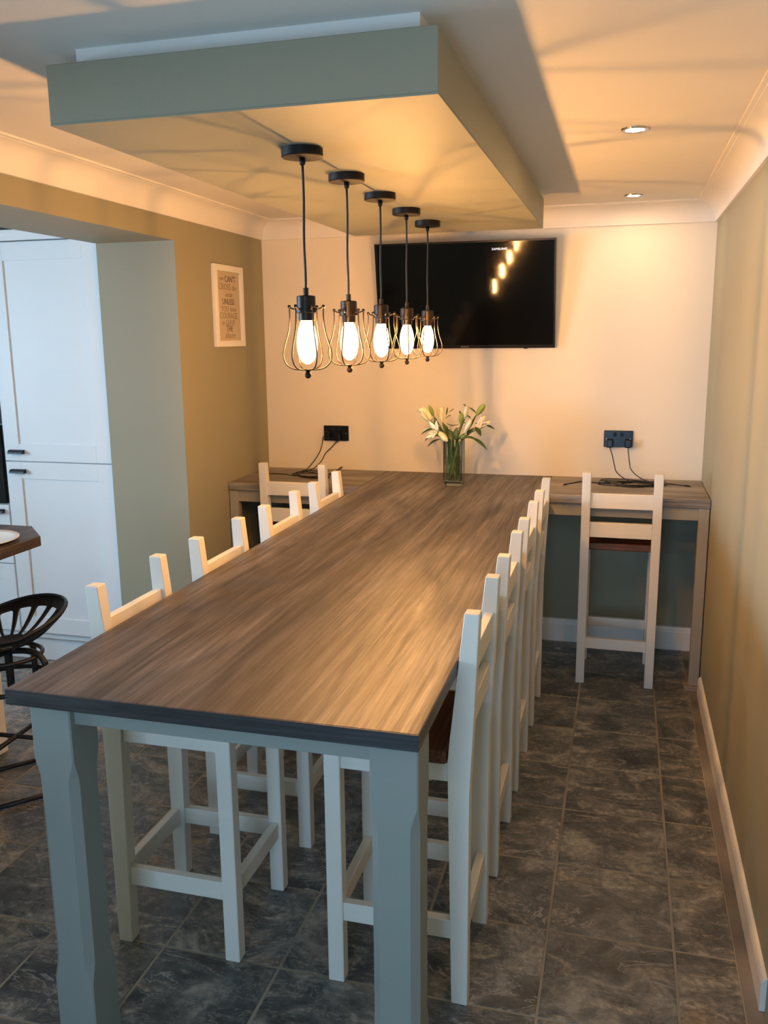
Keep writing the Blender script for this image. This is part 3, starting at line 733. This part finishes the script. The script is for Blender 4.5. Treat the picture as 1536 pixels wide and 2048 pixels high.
obj('carcass', box(nb(), 0, w, .021, .62, .13, 2.125), 'cabinet', tc)
d = shaker(tc, .002, w - .003, 1.067, 2.120); cup_handle(d, .075, 1.108)
d = shaker(tc, .002, w - .003, .165, 1.062); cup_handle(d, .075, 1.010)
obj('plinth', box(nb(), 0, w, .045, .065, 0, .16), 'cabinet', tc)
obj('cornice', prism(nb(), [(.0, 2.127), (.10, 2.127), (.10, 2.175), (-.012, 2.175), (-.012, 2.160)], 0, -.02, w, .001), 'cabinet', tc)
ot = thing('oven_tower', 'white tall oven housing cabinet left of the shaker cabinet', 'cabinet', (-2.71, KY, 0))
obj('carcass', box(nb(), 0, .615, .021, .62, .13, 2.125), 'cabinet', ot)
d = shaker(ot, .003, .612, 1.42, 2.120); cup_handle(d, .31, 1.46)
d = shaker(ot, .003, .612, .53, .838, 'drawer'); cup_handle(d, .545, .800)
d = shaker(ot, .003, .612, .165, .525, 'drawer'); cup_handle(d, .31, .485)
obj('plinth', box(nb(), 0, .615, .045, .065, 0, .16), 'cabinet', ot)
obj('cornice', prism(nb(), [(.0, 2.127), (.10, 2.127), (.10, 2.175), (-.012, 2.175), (-.012, 2.160)], 0, 0, .59, .001), 'cabinet', ot)
ov = thing('oven', 'black glass built in oven in the white housing cabinet', 'oven', (-2.71 + .3075, KY, .845))
obj('oven_door', box(nb(), -.298, .298, -.004, .0205, .0, .40, .002), 'oven', ov)
obj('control_panel', box(nb(), -.298, .298, -.004, .0205, .405, .565, .002), 'steel', ov)
obj('handle', tube(nb(), [(-.25, -.004, .375), (-.25, -.03, .375), (.25, -.03, .375), (.25, -.004, .375)], .007, 10), 'steel', ov, True)
for k in range(3): 
    o = obj('knob', lathe(nb(), [(0, .022), (.016, .022), (.018, .0)], 18), 'black', ov, True, (-.12 + .12 * k, -.004, .49)); o.rotation_euler = (PI / 2, 0, 0)
# island
il = thing('kitchen_island', 'kitchen island with dark brown wooden worktop at the left edge', 'island', (-1.75, 2.0, 0))
def L2(p): return [(x + 1.75, y - 2.0) for x, y in p]
isl = L2([(-1.249, .9), (-1.240, 2.805), (-1.392, 2.957), (-2.35, 2.957), (-2.35, .9)])
obj('worktop', prism(nb(), isl, 2, .882, .920, .002), 'island_wood', il)
obj('body', box(nb(), -.56, -.10, -.95, .78, .10, .882, .002), 'cabinet', il)
obj('plinth', box(nb(), -.52, -.14, -.91, .74, 0, .10), 'cabinet', il)
for yy in (.724, -.95): obj('leg', box(nb(), .186, .266, yy, yy + .08, 0, .882, .003), 'white_wood', il)
pt = lathe(nb(), [(0, 0), (.085, 0), (.135, .008), (.150, .013), (.149, .016), (.130, .011), (.085, .0045), (0, .004)], 48)
tag(obj('serving_plate', pt, 'porcelain', None, True, (-1.408, 2.658, .9205)), 'round white serving plate on the dark island worktop', 'plate')

# ------------------------------------------------------------------ tractor seat stool
ts = thing('tractor_stool', 'black cast iron tractor seat stool with pierced seat beside the island', 'stool', (-1.245, 2.57, 0), math.radians(48))
nt, nr = 96, 14
def seat_pt(r, a):
    ca, sa = math.cos(a), math.sin(a)
    rx = .205 + .01 * ca; ry = .225
    if ca < 0: rx = .165 - .02 * math.cos(2 * a)       # front edge, flatter with thigh lobes
    x, y = rx * r * ca, ry * r * sa
    back = max(0, ca) ** 1.2
    z = .566 + r ** 2.1 * (.050 + .085 * back + .030 * abs(sa) ** 2) - (.02 * r ** 3 if ca < -.5 else 0)
    return Vector((x, y, z))
bm = nb(); vv = [[None] * nt for _ in range(nr + 1)]
cen = bm.verts.new(seat_pt(0, 0))
for i in range(1, nr + 1):
    for j in range(nt): vv[i][j] = bm.verts.new(seat_pt(i / nr, 2 * PI * j / nt))
for j in range(nt): bm.faces.new((cen, vv[1][j], vv[1][(j + 1) % nt]))
for i in range(1, nr):
    for j in range(nt):
        q = j % 6; hole = False
        rr = (i + .5) / nr
        if 5 <= i <= 11:
            e = abs((rr - .61) / .27)
            wid = 2.2 * math.sqrt(max(0, 1 - e ** 4))
            hole = abs(q - 2.5) < wid and q not in (0,)
        if not hole: bm.faces.new((vv[i][j], vv[i][(j + 1) % nt], vv[i + 1][(j + 1) % nt], vv[i + 1][j]))
so = obj('seat', bm, 'iron', ts, True, label='pierced dished cast iron seat')
m = so.modifiers.new('thickness', 'SOLIDIFY'); m.thickness = .009
m = so.modifiers.new('round', 'SUBSURF'); m.levels = 1; m.render_levels = 1
obj('rim', tube(nb(), [seat_pt(1.0, 2 * PI * j / 64) + Vector((0, 0, -.001)) for j in range(64)], .0065, 8, True), 'iron', so, True)
obj('screw_post', lathe(nb(), [(0, .566), (.05, .564), (.05, .558), (.015, .552), (.013, .33), (0, .325)], 16), 'iron', ts)
for k in range(4):
    a = math.radians(45 + 90 * k); c, s = math.cos(a), math.sin(a)
    pr = [(.018, .540), (.075, .544), (.120, .536), (.146, .508), (.150, .47), (.150, .25), (.152, .20), (.175, .12), (.205, .05), (.215, .012)]
    lg = obj('leg', tube(nb(), catmull([(r * c, r * s, z) for r, z in pr], 5), .0115, 10), 'iron', ts, True)
obj('foot_ring', tube(nb(), [(.150 * math.cos(2 * PI * i / 40), .150 * math.sin(2 * PI * i / 40), .42) for i in range(40)], .009, 8, True), 'iron', ts, True)
obj('upper_ring', tube(nb(), [(.118 * math.cos(2 * PI * i / 40), .118 * math.sin(2 * PI * i / 40), .525) for i in range(40)], .008, 8, True), 'iron', ts, True)
for k in range(2):
    a = math.radians(45 + 90 * k); c, s = math.cos(a), math.sin(a)
    obj('crossbar', tube(nb(), [(-.19 * c, -.19 * s, .20), (.19 * c, .19 * s, .20)], .009, 8), 'iron', ts, True)
for k in range(4):
    a, b = math.radians(45 + 90 * k), math.radians(135 + 90 * k)
    obj('base_bar', tube(nb(), [(.215 * math.cos(a), .215 * math.sin(a), .012), (.215 * math.cos(b), .215 * math.sin(b), .012)], .0095, 8), 'iron', ts, True)
